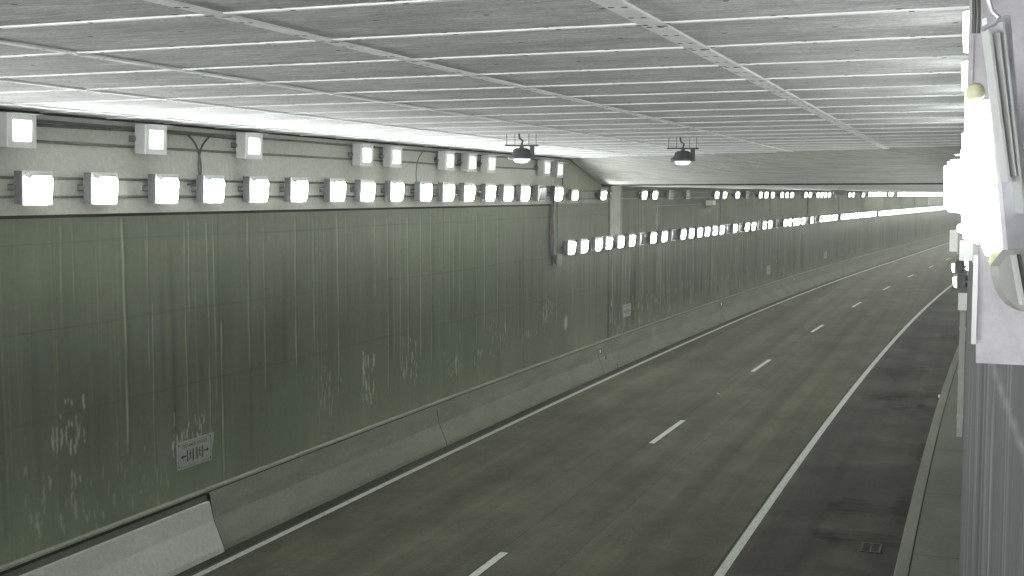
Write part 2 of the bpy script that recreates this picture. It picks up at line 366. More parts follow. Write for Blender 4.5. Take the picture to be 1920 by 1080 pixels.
lw = empty('tunnel_wall', (LW, 12, 0)); 
tag(lw, 'long grey green concrete wall with pale runs of lime, left of the road', 'wall')
lw.location = (0, 0, 0)
def paint_near(Yv, Hv):
    rgb, vn = stain_field(Yv, Hv)
    def S_(x, ya, yb, w=.022, k=.55, seed=None):
        Y, h1 = onwall(x, ya); _, h0 = onwall(x, yb); add_streak(rgb, Yv, Hv, Y, max(h0, .9), min(h1, 5.6), w, k, seed=x if seed is None else seed)
    for x, ya, yb, k in ((113,410,640,.30),(135,410,600,.28),(230,405,860,.75),(276,408,700,.55),(285,560,880,.5),(345,405,800,.5),(352,405,640,.45),
            (387,405,830,.55),(400,405,760,.4),(416,600,905,.55),(464,405,700,.5),(493,410,740,.38),(553,405,700,.6),(587,405,660,.35),(600,420,800,.2),
            (632,400,730,.55),(648,400,600,.3),(703,400,560,.5),(726,400,745,.75),(738,410,700,.35),(750,400,720,.6),(764,400,680,.6),(788,400,675,.6),
            (808,400,690,.5),(843,400,640,.45),(862,400,650,.65),(893,400,660,.4),(908,400,620,.6),(933,400,620,.55),(972,400,630,.4),(990,400,625,.35),
            (1008,400,600,.3),(1025,500,620,.45),(1044,480,628,.65),(1075,480,600,.6),(1092,470,590,.35),(1108,470,560,.35)):
        S_(x, ya, yb, .014 + .005*((x*7) % 3), k*.9)
    r = random.Random(5)                        # many faint ones
    for i in range(95):
        Y = r.uniform(10, 38.6); h1 = r.choice([5.5, 5.5, r.uniform(3.5, 5.4)]); h0 = r.uniform(.9, 4.0)
        if h0 < h1: add_streak(rgb, Yv, Hv, Y, h0, h1, r.uniform(.010, .024), r.uniform(.05, .20), seed=i)
    for i in range(60):                         # dark runs
        Y = r.uniform(10, 38.6); h1 = r.uniform(3.2, 5.5); h0 = r.uniform(.9, 3.5)
        m = (np.exp(-((Yv-Y)/r.uniform(.02, .08))**2)*np.clip((Hv-h0)/.4, 0, 1)*np.clip((h1-Hv)/.3, 0, 1)*r.uniform(.05, .2))[..., None]; rgb[...] *= (1-m)
    def drips(x0, x1, y0, y1, n, seed, k=.6, col=(.40, .41, .30)):
        rr = random.Random(seed)
        for i in range(n):
            x = rr.uniform(x0, x1); y = rr.triangular(y0, y1, y0*.4+y1*.6); Y, h = onwall(x, y)
            L = rr.uniform(.06, .30); w = rr.uniform(.010, .022)
            m = np.exp(-((Yv-Y-.01*np.sin(Hv*17+i))/w)**2)*np.clip((Hv-h+L)/.05, 0, 1)*np.clip((h-Hv)/.04, 0, 1)
            m = (m*min(1, 1.7*k)*rr.uniform(.4, 1))[..., None]; rgb[...] = rgb*(1-m)+m*np.array((.40, .43, .33))
    drips(98, 160, 730, 850, 26, 1, .5); drips(45, 200, 850, 1010, 46, 2, .34); drips(322, 400, 765, 845, 30, 3, .6)
    drips(680, 703, 635, 760, 44, 4, .55); drips(753, 782, 625, 720, 26, 5, .5); drips(832, 868, 640, 705, 22, 6, .5)
    drips(600, 640, 680, 780, 22, 7, .32); drips(918, 952, 590, 665, 30, 8, .45); drips(1018, 1036, 550, 615, 26, 9, .5)
    drips(885, 905, 640, 670, 10, 10, .45); drips(980, 1010, 600, 640, 12, 12, .35); drips(200, 320, 820, 960, 30, 13, .22)
    Y, h = onwall(1061, 606)                    # pale splash
    m = (np.exp(-((Yv-Y)/.16)**2-((Hv-h-.35*(Yv-Y))/.22)**2)); m = (np.clip(m*1.6-.35*vn(Yv*12, Hv*9, 21)-.2, 0, .75))[..., None]
    rgb[...] = rgb*(1-m)+m*np.array((.42, .42, .33))
    for h in (5.12, 3.95, 2.75):                # board joints cast in the concrete
        m = (np.exp(-((Hv-h-.008*np.sin(Yv*.9))/.012)**2)*(.10+.20*vn(Yv*.6, Hv, 22)))[..., None]; rgb[...] *= (1-m)
    for Y in (16.95, 25.9, 31.1): 
        m = (np.exp(-((Yv-Y)/.012)**2)*.35)[..., None]; rgb[...] *= (1-m)
    return rgb
def paint_far(Yv, Hv):
    rgb, vn = stain_field(Yv, Hv, True); r = random.Random(9)
    rgb *= .92
    for i in range(330):
        Y = 38.8 + (150)*r.random()**1.7; h1 = r.choice([6.0, 4.0, 4.0, r.uniform(2.5, 5.5)]); h0 = r.uniform(.9, 3.4)
        sel = slice(max(0, int((Y-38.9-.7)/.05)), int((Y-38.9+.7)/.05)+1)
        if h0 < h1: add_streak(rgb[sel], Yv[sel], Hv[sel], Y, h0, h1, r.uniform(.025, .05), r.uniform(.12, .42), seed=i)
        Y = 38.8 + 160*r.random(); h1 = r.uniform(2.4, 4.2)
        sel = slice(max(0, int((Y-38.9-1.5)/.05)), int((Y-38.9+1.5)/.05)+1)
        m = (np.exp(-((Yv[sel]-Y)/r.uniform(.06, .4))**2)*np.clip((Hv[sel]-1.1)/.5, 0, 1)*np.clip((h1-Hv[sel])/.5, 0, 1)*r.uniform(.05, .25))[..., None]; rgb[sel] *= (1-m)
    for i in range(260):
        Y = 39 + 60*r.random()**1.5; h = r.uniform(1.1, 2.3); L = r.uniform(.1, .4); w = r.uniform(.03, .06)
        sel = slice(max(0, int((Y-38.9-.5)/.05)), int((Y-38.9+.5)/.05)+1)
        m = (np.exp(-((Yv[sel]-Y)/w)**2)*np.clip((Hv[sel]-h+L)/.06, 0, 1)*np.clip((h-Hv[sel])/.05, 0, 1)*r.uniform(.2, .5))[..., None]
        rgb[sel] = rgb[sel]*(1-m)+m*np.array((.40, .41, .31))
    return rgb
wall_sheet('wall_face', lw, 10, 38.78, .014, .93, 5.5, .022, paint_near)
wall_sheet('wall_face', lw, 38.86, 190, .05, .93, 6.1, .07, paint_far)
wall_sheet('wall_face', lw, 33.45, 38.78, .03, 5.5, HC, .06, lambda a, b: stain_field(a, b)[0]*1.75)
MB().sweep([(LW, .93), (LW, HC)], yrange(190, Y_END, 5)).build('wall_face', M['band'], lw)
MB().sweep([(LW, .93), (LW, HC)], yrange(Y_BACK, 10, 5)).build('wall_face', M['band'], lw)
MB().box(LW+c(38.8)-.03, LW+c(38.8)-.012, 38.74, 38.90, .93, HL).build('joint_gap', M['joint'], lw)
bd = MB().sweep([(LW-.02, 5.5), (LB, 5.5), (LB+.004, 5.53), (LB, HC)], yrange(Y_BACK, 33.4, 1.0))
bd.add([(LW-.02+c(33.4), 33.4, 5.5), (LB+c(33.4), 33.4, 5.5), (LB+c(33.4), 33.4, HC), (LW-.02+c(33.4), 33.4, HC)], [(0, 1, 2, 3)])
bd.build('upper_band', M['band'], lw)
MB().sweep([(LW+.003, 5.455), (LW+.003, 5.5)], yrange(10, 33.3, 1.0)).build('painted_shadow_gap', M['joint'], lw)  # dark strip painted as the shadow gap under the upper band
# pilaster after the joint
x = LW + c(39.4); pl_ = MB(); pl_.box(x-.02, x+.07, 39.0, 39.95, 4.35, HL-.02); pl_.build('pilaster', M['band'], lw)
MB().box(x-.02, x+.11, 39.98, 40.06, 4.3, HL-.02).build('pilaster', M['cap'], lw)

# barrier along the left wall
def barrier(name, y0, y1, step, m, dl=0, top=.93, label='', cap=True):
    e = empty(name); tag(e, label, 'barrier')
    ys = yrange(y0, y1, step)
    MB().sweep([(-11.23+dl, -.02), (-11.25+dl, .08), (-11.43+dl, .5), (-11.50+dl, top), (LW+.01, top)], ys).build('barrier_face', m, e)
    return e
b1 = barrier('concrete_barrier', 16.40, 38.7, 1, M['barrier'], label='grey concrete barrier under the left wall, between pale segment and dark vertical joint')
b2 = barrier('concrete_barrier', 38.75, Y_END, 2, M['barrier'], label='grey concrete barrier under the left wall, beyond the dark vertical joint')
b3 = barrier('concrete_barrier', Y_BACK, 16.34, 1, M['barrier_pale'], .05, .80, label='pale clean barrier segment at bottom left with a straight end edge')
for Y, b in ((37.25, b1), (25.2, b1), (54.6, b2), (78, b2)):
    MB().sweep([(-11.226, 0), (-11.246, .08), (-11.426, .5), (-11.496, .9)], [Y-.014, Y+.014]).build('joint', M['joint'], b)
MB().sweep([(-11.225, .0), (-11.245, .08), (-11.425, .5), (-11.49, .90)], [16.385, 16.41]).build('end_joint', M['gutter'], b3)
q = [(-11.18, -.02), (-11.20, .08), (-11.38, .5), (-11.45, .80), (-11.61, .80), (-11.61, -.02)]
MB().add([(a, 16.35, z) for a, z in q], [(0, 1, 2, 3, 4, 5)]).build('end_face', M['barrier_pale'], b3)
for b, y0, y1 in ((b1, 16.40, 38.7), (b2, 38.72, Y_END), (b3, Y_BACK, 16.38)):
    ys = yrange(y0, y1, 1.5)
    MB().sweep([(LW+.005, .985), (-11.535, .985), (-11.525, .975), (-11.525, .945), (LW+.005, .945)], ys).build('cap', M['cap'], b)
    MB().sweep([(-11.515, .945), (-11.508, .905)], ys).build('painted_shadow_gap', M['joint'], b)  # dark strip painted for the groove shadow below the cap
MB().sweep([(-11.53, .945), (-11.52, .79)], yrange(Y_BACK, 16.37, 1.5)).build('recess', M['walk'], b3)
# gouge marks on the barrier
x, Y, h = -11.43, *onwall(1101, 684, -11.35)
MB().box(-11.39+c(37.9), -11.385+c(37.9), 37.85, 37.92, .38, .52).build('gouge', M['joint'], b1)

# ------------------------------------------------------------------ right wall
rw = empty('tunnel_wall'); tag(rw, 'near grey wall with long pale vertical streaks at the right edge of the picture', 'wall')
def XR(ys): return np.where(ys <= 8.0, .9 - (.9+.012)*np.clip(ys, 0, 8)/8.0, 0)
def paint_right(Yv, Hv):
    rgb, vn = stain_field(Yv*1.7+300, Hv)
    rgb[...] = rgb[..., 1:2]*np.array((1.0, 1.03, 1.06))*.85
    r = random.Random(3)
    for i in range(70):
        Y = r.uniform(.5, 8.0); h1 = r.choice([5.5, 5.5, r.uniform(4.0, 5.3)]); h0 = r.uniform(0.2, 3.6)
        add_streak(rgb, Yv, Hv, Y, h0, h1, r.uniform(.006, .022), r.uniform(.2, .75), (.33, .35, .36), seed=i)
    for i in range(40):
        Y = r.uniform(.5, 8.0); m = (np.exp(-((Yv-Y)/r.uniform(.01, .06))**2)*r.uniform(.1, .35))[..., None]; rgb[...] *= (1-m)
    def near(x, y):                             # point of this wall on a sight line
        l, a, u = ray(x, y); t = .9/(l/a + .912/8); return t, CAMH+u/a*t
    A = near(1853, 655); B = near(1876, 730); C_ = near(1920, 850)
    for (p, q) in ((A, B), (B, C_)):
        n = 1; dy, dh = q[0]-p[0], q[1]-p[1]; L2 = dy*dy+dh*dh
        t = np.clip(((Yv-p[0])*dy+(Hv-p[1])*dh)/L2, 0, 1)
        dist = np.hypot(Yv-p[0]-t*dy, Hv-p[1]-t*dh); m = (np.exp(-(dist/.032)**2)*.55)[..., None]
        rgb[...] = rgb*(1-m)+m*np.array((.34, .37, .36))
    return rgb
wall_sheet('wall_face', rw, 0, 8.0, .010, 0.1, 5.5, .05, paint_right, X=XR, flip=True)
MB().sweep([(.9, .1), (.9, HC)], yrange(Y_BACK, 0, 4)).build('wall_face', M['band'], rw)
wf = MB(); wf.add([(-.012, 8, .1), (.25, 8.02, .1), (.25, 8.02, HC), (-.012, 8, HC)], [(0, 1, 2, 3)])
wf.sweep([(.02, .1), (.02, HC)], yrange(8.02, Y_END, 2)); wf.build('wall_face', M['band'], rw)
# upper block standing proud of the wall, its end face towards us
blk = MB(); blk.box(.016, 1.3, 2.57, 2.85, 5.435, HC, 0); blk.box(.20, 1.3, 2.85, 8.0, 5.435, HC, 0)
M['lilac'] = concrete('block_concrete', (.33, .32, .35), (.44, .43, .46), (2.5, 2.5, 2.5), 2.2)
tb = tag(blk.build('upper_wall_block', M['lilac']), 'pale lilac grey concrete block above the streaked wall at right edge', 'wall block')

# ------------------------------------------------------------------ ceiling
ce = empty('tunnel_ceiling'); tag(ce, 'grey ceiling of bolted boards and white cover strips over the road', 'ceiling')
lats = [-11.75, -9.7, -8.6, -7.5, -6.47, -5.4, -4.27, -3.1, -1.92, -.8, .3, 1.4]
yy = yrange(Y_BACK, 28, 4)
cb = MB()
for i in range(len(lats)-1):
    a, b = lats[i], lats[i+1]
    for y0, y1 in zip(yy[:-1], yy[1:]): cb.add([(a, y0, HC), (b, y0, HC), (b, y1, HC), (a, y1, HC)], [(3, 2, 1, 0)])
    cb.add([(a, 28, HC), (b, 28, HC), (b, yhi(b), HC), (a, yhi(a), HC)], [(3, 2, 1, 0)])
cb.build('ceiling_board', M['panel'], ce)
so_ = MB(); so_.add([(-11.8, yhi(-11.8), HC), (1.4, yhi(1.4), HC), (1.4, ylo(1.4), HL), (-11.8, ylo(-11.8), HL)], [(3, 2, 1, 0)])
so_.build('sloping_soffit', M['slab'], ce)
lo = MB(); Z1 = HL - .0
lo.add([(-11.8, ylo(-11.8), HL), (1.4, ylo(1.4), HL), (1.4, ylo(1.4)+.05, HL-.045), (-11.8, ylo(-11.8)+.05, HL-.045)], [(3, 2, 1, 0)], 1)
n0 = 0; ys = yrange(44, Y_END, 4)
lo.add([(-11.8, ylo(-11.8)+.05, HL-.045), (1.4, ylo(1.4)+.05, HL-.045), (1.4+c(44), 44, HL-.045), (-11.8+c(44), 44, HL-.045)], [(3, 2, 1, 0)])
lo.sweep([(-11.8, HL-.045), (1.4, HL-.045)], ys); lo.build('low_slab', [M['slab'], M['joint']], ce)
# cover strips: boards along the tunnel and across it, with their bolt heads
def lstrip(lat, w):
    m = MB(); y1 = yhi(lat) - .02; m.box(lat-w/2, lat+w/2, Y_BACK+.05, y1, HC-.018, HC-.001)
    Y = -2.0; r = random.Random(int(lat*100))
    while Y < 26:
        for q in (-1, 1):
            m.disc((lat+q*w*.24, Y+q*.01, HC-.020), .016 if w < .1 else .022, 6, 1)
        Y += .44 if w > .1 else .66
    for k in range(-6, 16):
        Y = 6.28+1.32*k
        for dx in (-.42, -.2, .2, .42):
            m.disc((lat+dx*w*1.2, Y+.03*(1 if dx > 0 else -1)+.02*dx, HC-.022), .016 if w < .1 else .022, 6, 1)
    m.build('cover_strip', [M['strip'], M['bolt']], ce)
for lat, w in ((-10.78, .08), (-8.61, .085), (-6.47, .085), (-4.27, .10), (-1.93, .15)): lstrip(lat, w)
k = -30
while True:
    Y = 6.28 + 1.32*k; k += 1
    if Y > 34.8: break
    x1 = .3; 
    lat_lo = -11.7
    # strip runs where the board is still there
    x1 = min(.3, (29.0 - Y)*11.7/5.9) if Y > 28.9 else .3
    if Y > 28.9 and x1 < -11.6: break
    m = MB(); m.box(lat_lo, x1, Y-.026, Y+.026, HC-.013, HC-.002)
    if Y > 4:
        X = -11.4 + .3*random.random()
        while X < x1-.1:
            m.disc((X, Y-.05, HC-.004), .022, 6, 1); m.disc((X+.07, Y-.012, HC-.0155), .02, 6, 1)
            if Y < 22: m.disc((X+.3, Y+.62+random.uniform(-.05, .05), HC-.004), .022, 6, 1)
            X += .73
    m.build('cover_strip', [M['strip'], M['bolt']], ce)
sh = MB()                                      # unseen shell added around the tunnel to keep daylight out
sh.sweep([(-12.6, -.1), (-12.6, 7.6), (2.8, 7.6), (2.8, -.1)], yrange(Y_BACK+.5, Y_END, 4)); sh.build('light_block_shell', M['rough'], ce)
# dark seam where the ceiling meets the left wall, and cracks in the soffit
sm = MB().sweep([(LB+.002, HC-.035), (LB+.035, HC-.005)], yrange(Y_BACK, 33.4, 2))
sm.tube([(LB+c(33.4), 33.4, HC-.01), (LW+.02+c(34.8), 34.85, HC-.02), (LW+.02+c(38.05), 38.0, HL+.01)], .028, 6)
sm.tube([(LW+.02+c(Y), Y, HL-.05) for Y in yrange(38.0, 150, 4)], .022, 6)
sm.build('seam', M['joint'], ce)

# ------------------------------------------------------------------ floodlights
def lamp_meshes(kind):
    """returns dict of meshes, local +X points away from the wall, origin on the wall"""
    if kind == 'main': w, h, d, gl = .46, .37, .17, M['main']
    elif kind == 'up': w, h, d, gl = .42, .36, .22, M['up']
    elif kind == 'edge': w, h, d, gl = .46, .37, .04, M['edge']
    else: w, h, d, gl = .44, .27, .14, M['far']
    A = {}
    hb = MB(); hb.frustum((.05, -w*.38, w*.38, -h*.40, h*.40), (.09, -w/2-.03, w/2+.03, -h/2-.03, h/2+.03))
    hb.box(.09, .05+d, -w/2-.03, w/2+.03, -h/2-.03, h/2+.03)
    for q in range(4): hb.box(.055, .088, -w*.40+q*w*.24, -w*.40+q*w*.24+.02, -h*.44, h*.44)
    A['housing'] = (hb.mesh('housing'), M['housing'] if kind == 'up' else M['housing_dark'])
    x0 = .05+d; fr = MB(); e = .082 if kind == 'up' else .03
    for a in ((-w/2-.035, w/2+.035, h/2-e+.035, h/2+.037), (-w/2-.035, w/2+.035, -h/2-.037, -h/2+e-.035), (-w/2-.035, -w/2+e-.035, -h/2+e-.035, h/2-e+.035), (w/2-e+.035, w/2+.035, -h/2+e-.035, h/2-e+.035)):
        fr.box(x0, x0+.022, *a)
    if kind != 'main': fr.box(x0+.02, x0+.02+(.11 if kind == 'main' else .12 if kind == 'up' else .05), -w/2-.03, w/2+.03, h/2+.029, h/2+.036)  # visor plate added to hold lamp light off the ceiling
    A['front_frame'] = (fr.mesh('front_frame'), M['frame'])
    ls = MB(); e2 = e-.037
    if kind == 'up': ls.frustum((x0+.001, -w/2+e2, w/2-e2, -h/2+e2, h/2-e2), (x0+.03, -w/2+e2+.03, w/2-e2-.03, -h/2+e2+.03, h/2-e2-.03))
    elif kind == 'edge': ls.frustum((x0+.001, -w/2+e2, w/2-e2, -h/2+e2, h/2-e2), (x0+.135, -w/2+.03, w/2-.03, -h/2+.05, h/2-.05))
    else: ls.lens(x0+.001, x0+(.06 if kind == 'main' else .04), w/2-e2, h/2-e2, .035, .05, .02)
    A['glass'] = (ls.mesh('glass'), gl)
    bk = MB(); 
    for q in (-1, 1): bk.box(0, .12, q*(w/2+.045)-.006, q*(w/2+.045)+.006, -.03, .03)
    bk.box(0, .012, -w/2-.05, w/2+.05, -.045, .045)
    A['bracket'] = (bk.mesh('bracket'), M['conduit'])
    for me, mt in A.values(): me.materials.append(mt); me.materials.append(M['frame'])
    # the same glass, unlit
    off = A['glass'][0].copy(); off.materials.clear(); off.materials.append(M['glass_off']); off.materials.append(M['housing_dark']); A['glass_off'] = (off, None)
    # one mesh for lamps too far to show parts
    al = MB(); al.frustum((0, -w*.4, w*.4, -h*.4, h*.4), (.08, -w/2-.03, w/2+.03, -h/2-.03, h/2+.03)); al.box(.08, x0, -w/2-.03, w/2+.03, -h/2-.03, h/2+.03)
    if kind == 'main': al.lens(x0+.001, x0+.06, w/2, h/2, .03, .05, .02, 1, 0)
    else: al.frustum((x0+.001, -w/2, w/2, -h/2, h/2), ((x0+.135) if kind == 'edge' else (x0+.05), -w/2+.02, w/2-.02, -h/2+.02, h/2-.02), 1)
    if kind != 'main': al.box(x0, x0+.09, -w/2-.03, w/2+.03, h/2+.029, h/2+.036)  # the same added visor, cutting upward light
    am = al.mesh('floodlight'); am.materials.append(M['housing_dark']); am.materials.append(gl); A['all'] = (am, None)
    return A
LM = {k: lamp_meshes(k) for k in ('main', 'up', 'far', 'edge')}
def floodlight(kind, lat, Y, h, side, label, group, lit=True, parts=True, rx=0, tilt=R(2), name='floodlight'):
    rz = (0 if side < 0 else math.pi) - math.atan(slope(Y))
    if not parts:
        o = link(name, LM[kind]['all'][0]); o.location = (lat, Y, h); o.rotation_euler = (0, tilt, rz)
        return tag(o, label, 'floodlight', group)
    e = empty(name, (lat, Y, h), rz); e.rotation_euler = (rx, tilt, rz)
    tag(e, label, 'floodlight', group)
    for p in ('bracket', 'housing', 'front_frame'): link(p, LM[kind][p][0], e)
    link('glass', LM[kind]['glass' if lit else 'glass_off'][0], e)
    return e
ORD = ['first','second','third','fourth','fifth','sixth','seventh','eighth','ninth','tenth','eleventh','twelfth','thirteenth','fourteenth','fifteenth','sixteenth','seventeenth','eighteenth','nineteenth','twentieth']
# near, upper row (ten in view)
up_x = [(12.5,6.61),(15.2,6.61),(17.8,6.61),(21.8,6.58),(23.1,6.58),(25.8,6.57),(27.1,6.56),(28.3,6.56),(32.3,6.54),(33.5,6.51)]
for i, (Y, h) in enumerate(up_x):
    floodlight('up', (LB if Y < 33.4 else LW)+c(Y), Y-.25, h-.02, -1, f'small square lamp, {ORD[i]} from left in the near upper row on the left wall', 'upper row of lamps on the near left wall')
lo_y = [12.8,14.1,15.5,16.7,18.0,19.3,20.7,21.9,23.2,24.6,25.8,27.0,28.3,29.5,30.7,32.0,33.35]
for i, Y in enumerate(lo_y):
    lit = i != 15; t = (f'glaring lamp, {ORD[i]} from left in the near lower row on the left wall' if lit else 'unlit grey lamp between the last two lit ones of the near lower row')
    floodlight('main', (LB if Y < 33.4 else LW)+c(Y), Y-.25, 5.865-max(0, (Y-20))*.004, -1, t, 'lower row of lamps on the near left wall', lit)
# beyond the step in the ceiling: upper row
fu = [(35.0,1),(37.8,1),(42.5,1),(43.9,1),(46.2,0),(48.8,0),(53.7,1),(55.2,1),(57.8,1),(60.0,0),(63.0,1),(64.4,1),(66.0,1),(68.5,1),(69.9,1),(71.3,1),(75.5,1),(76.9,1),(79.5,1),(80.8,1),(82.1,1),(83.5,1),(86,0),(91.5,1),(93,1),(97.3,1)]
def ordlab(i): return ORD[i] if i < 20 else f'{["twenty"][0]}-{ORD[i-20]}'
for i, (Y, lit) in enumerate(fu):
    t = f'{"small lit" if lit else "dark unlit"} lamp just under the low ceiling, {ordlab(i)} after the sloping soffit'
    floodlight('far', LW+c(Y), Y-.2, 5.77, -1, t, 'upper row of lamps on the far left wall', bool(lit), tilt=R(2))
Y = 100.3; 
gaps = [(104.6,105.6),(108.6,110.2),(113.5,115.0),(119,120)]
while Y < 165:
    if not any(a < Y < b for a, b in gaps):
        floodlight('far', LW+c(Y), Y, 5.80, -1, 'tiny lit lamp in the far upper row where the lamps merge into a white line', 'distant lamps of the upper row', True, False)
    Y += 1.33
fd = [(34.6,1),(35.8,1),(37.2,1),(38.3,1),(39.6,1),(40.9,1),(42.2,0),(43.6,1),(45.1,1),(46.5,0),(47.9,1),(49.2,1),(50.6,1),(51.9,1),(53.3,1),(54.6,1),(55.9,0),(57.2,1),(58.5,0),(59.8,1),(61.3,1),(62.6,0),(63.9,1),(65.3,1),(67.2,0),(69.4,1),(70.7,1),(72.1,1),(73.2,1),(74.7,1),(76.0,0),(77.4,1),(78.9,0)]
ORD2 = {20:'twenty-first',21:'twenty-second',22:'twenty-third',23:'twenty-fourth',24:'twenty-fifth',25:'twenty-sixth',26:'twenty-seventh',27:'twenty-eighth',28:'twenty-ninth',29:'thirtieth',30:'thirty-first',31:'thirty-second',32:'thirty-third'}
for i, (Y, lit) in enumerate(fd):
    n = ORD[i] if i < 20 else ORD2[i]
    t = f'{"glaring" if lit else "unlit dark"} lamp halfway up the far left wall, {n} from the grey duct'
    floodlight('main', LW+c(Y), Y-.2, 4.21, -1, t, 'lower row of lamps on the far left wall', bool(lit))
Y = 80.6
while Y < 190:
    if not (86.4 < Y < 87.9 or 103.4 < Y < 104.3 or 105.6 < Y < 106.6):
        floodlight('main', LW+c(Y), Y, 4.23, -1, 'tiny glaring lamp in the far lower row where the lamps merge into a white line', 'distant lamps of the lower row', True, False)
    Y += 1.31
# right wall rows (seen edge-on), and unseen ones added behind the bend to light the tunnel
i = 0
for Y, h, out in ((3.55, 5.80, .0), (4.75, 5.80, 0), (5.95, 5.82, 0), (7.2, 5.83, 0)):
    floodlight('edge', .20-.012*i, Y, h, 1, f'glaring lamp seen edge-on on the right wall, {ORD[i+1]} away from the yellowed one', 'lower lamps on the right wall'); i += 1
for i, (Y, h) in enumerate(((6.1, 6.53), (8.0, 6.50))):
    sv = floodlight('edge', .165-.02*i, Y, h, 1, ['upper sliver of white light high on the right wall', 'lower sliver of white light high on the right wall'][i], 'upper lamps on the right wall')
    sv.scale = (1, 1, .5)
Y = 8.8; i = 0
while Y < 21.5:
    floodlight('edge', .02+c(Y)+(.05 if Y < 10 else 0), Y, 5.83, 1, f'lamp edge-on in the glare along the right wall, {ORD[i+5]} from the camera', 'lower lamps on the right wall', True, False); Y += 1.3; i += 1
for i, Y in enumerate((10.8, 13.5, 16.2, 19.0)): floodlight('edge', .15+c(Y), Y, 6.5, 1, f'small lamp seen edge-on above the glare at right, {ORD[i+2]} from the top', 'upper lamps on the right wall', True, False)
dk1 = floodlight('main', -.03+c(22.6), 22.9, 4.25, 1, 'lower of the two dark bodied lamps with a lit rim beside the right wall', 'dark bodied lamps on the right wall')
dk2 = floodlight('main', -.17+c(27), 27.3, 4.25, 1, 'upper of the two dark bodied lamps with a lit rim beside the right wall', 'dark bodied lamps on the right wall')
dk1.scale = dk2.scale = (1, 1, .55)
Y = 30.2
while Y < 185:
    floodlight('main', .02+c(Y), Y, 4.22, 1, 'unseen lamp added on the right wall behind the bend to light the tunnel', 'added lamps behind the bend on the right wall', True, False); Y += 2.6 if Y < 90 else 3.9
Y = -11.5
while Y < 11.6:                                  # unseen lamps added beside and behind the camera for fill light
    floodlight('main', LB, Y, 5.87, -1, 'added fill lamp on the left wall outside the picture', 'added fill lamps outside the picture', True, False)
    if Y < -5: floodlight('main', .9, Y, 5.87, 1, 'added fill lamp on the right wall outside the picture', 'added fill lamps outside the picture', True, False)
    Y += 1.95

# near lamp right beside the camera: tall glass seen side-on with yellowed round ends
def P(x, y, Z):                                 # point at depth Z in front of the camera
    l, a, u = ray(x, y); k = Z / (l*(-sy) + a*cy); return Vector((l*k, a*k, CAMH+u*k))
nl = empty('floodlight', P(1855, 335, 2.2)); tag(nl, 'large overexposed lamp nearest the camera with yellowed round ends', 'floodlight')
o0 = nl.location
gl = MB(); A, B = P(1836, 190, 2.2)-o0, P(1872, 476, 2.2)-o0
gl.tube([A, A.lerp(B, .15), A.lerp(B, .5), A.lerp(B, .85), B], [.022, .030, .036, .032, .022], 12); gl.build('glass', M['near'], nl)
for p, r_ in ((P(1829, 173, 2.18), .017), (P(1880, 490, 2.15), .024)):
    q = p-o0; pts = [q+Vector((0, 0, r_*math.cos(t))) for t in (0, .5, 1.0, 1.57, 2.1, 2.6, 3.14)]
    MB().tube(pts, [r_*max(.08, math.sin(t)) for t in (0, .5, 1.0, 1.57, 2.1, 2.6, 3.14)], 14).build('end_cap', M['yellow'], nl)
hs = MB(); A2, B2 = P(1866, 205, 2.27)-o0, P(1897, 470, 2.27)-o0
hs.tube([A2, A2.lerp(B2, .5), B2], [.025, .034, .027], 10); hs.build('housing', M['housing'], nl)

# grey housings below the glare at the right wall
def lump(name, x, y, Z, wx, hy, m, label, cat, d_=.10):
    o = P(x, y, Z); e = empty(name, o, 0); tag(e, label, cat)
    w, h = wx*Z/FPX, hy*Z/FPX
    b = MB(); b.frustum((0, -d_, d_*.6, -h*.5, h*.35), (w*.45, -d_*.8, d_*.5, -h*.42, h*.5)); b.box(w*.46, w*.5, -d_*.8, d_*.5, -h*.3, h*.4)
    for k in range(3): b.box(-w*.5, 0, -d_+k*d_*.5, -d_+k*d_*.5+.01, -h*.4, h*.3)
    b.build('housing', m, e)
    return e
lump('lamp_mount', 1796, 448, 6.6, 28, 56, M['housing'], 'grey ribbed mount hanging below the glare on the right wall, behind the curved one', 'lamp mount')
lm = lump('lamp_mount', 1824, 466, 4.2, 46, 50, M['housing'], 'larger grey mount below the glare, above the lilac block trim', 'lamp mount')
for x, y, r_ in ((1803, 428, .016), (1829, 440, .022)):
    q = P(x, y, 4.0); b = MB(); b.tube([q+Vector((0, 0, r_*math.cos(t))) for t in (0, .6, 1.1, 1.57, 2.1, 2.6, 3.14)], [r_*max(.08, math.sin(t)) for t in (0, .6, 1.1, 1.57, 2.1, 2.6, 3.14)], 10)
    tag(b.build('small_lamp', M['near']), f'small round lit bulb under the glare at right, {"left" if x < 1810 else "right"} of the two', 'bulb')
jb = P(1807, 565, 7.6)
e = empty('junction_box', jb); tag(e, 'small pale box on top of the vertical conduit by the right wall', 'junction box')
b = MB(); b.box(-.03, .03, -.04, .04, -.05, .05); b.build('body', M['box'], e)
b = MB(); b.box(-.033, .033, -.046, -.041, -.053, .053); b.build('cover', M['trim'], e)
cdt = MB(); pa = P(1805.5, 582, 7.6); pb = P(1805.5, 818, 7.6)
cdt.box(pa.x-.017, pa.x+.017, pa.y-.02, pa.y+.02, pb.z, pa.z)
for t in (.15, .5, .85): cdt.box(pa.x-.021, pa.x+.021, pa.y-.028, pa.y-.021, pb.z+t*(pa.z-pb.z), pb.z+t*(pa.z-pb.z)+.02)
tag(cdt.build('vertical_conduit', M['conduit2']), 'pale vertical conduit ending halfway down the edge of the right wall', 'conduit')
a_, b_ = P(1813, 168, 2.42), P(1853, 0, 2.42)
uc = MB(); uc.box(a_.x, b_.x, a_.y, a_.y+.03, a_.z, HC-.02); uc.box(a_.x+.004, a_.x+.010, a_.y-.006, a_.y, a_.z, HC-.02); uc.box(a_.x+.002, b_.x, a_.y-.004, a_.y, a_.z-.004, a_.z+.004)
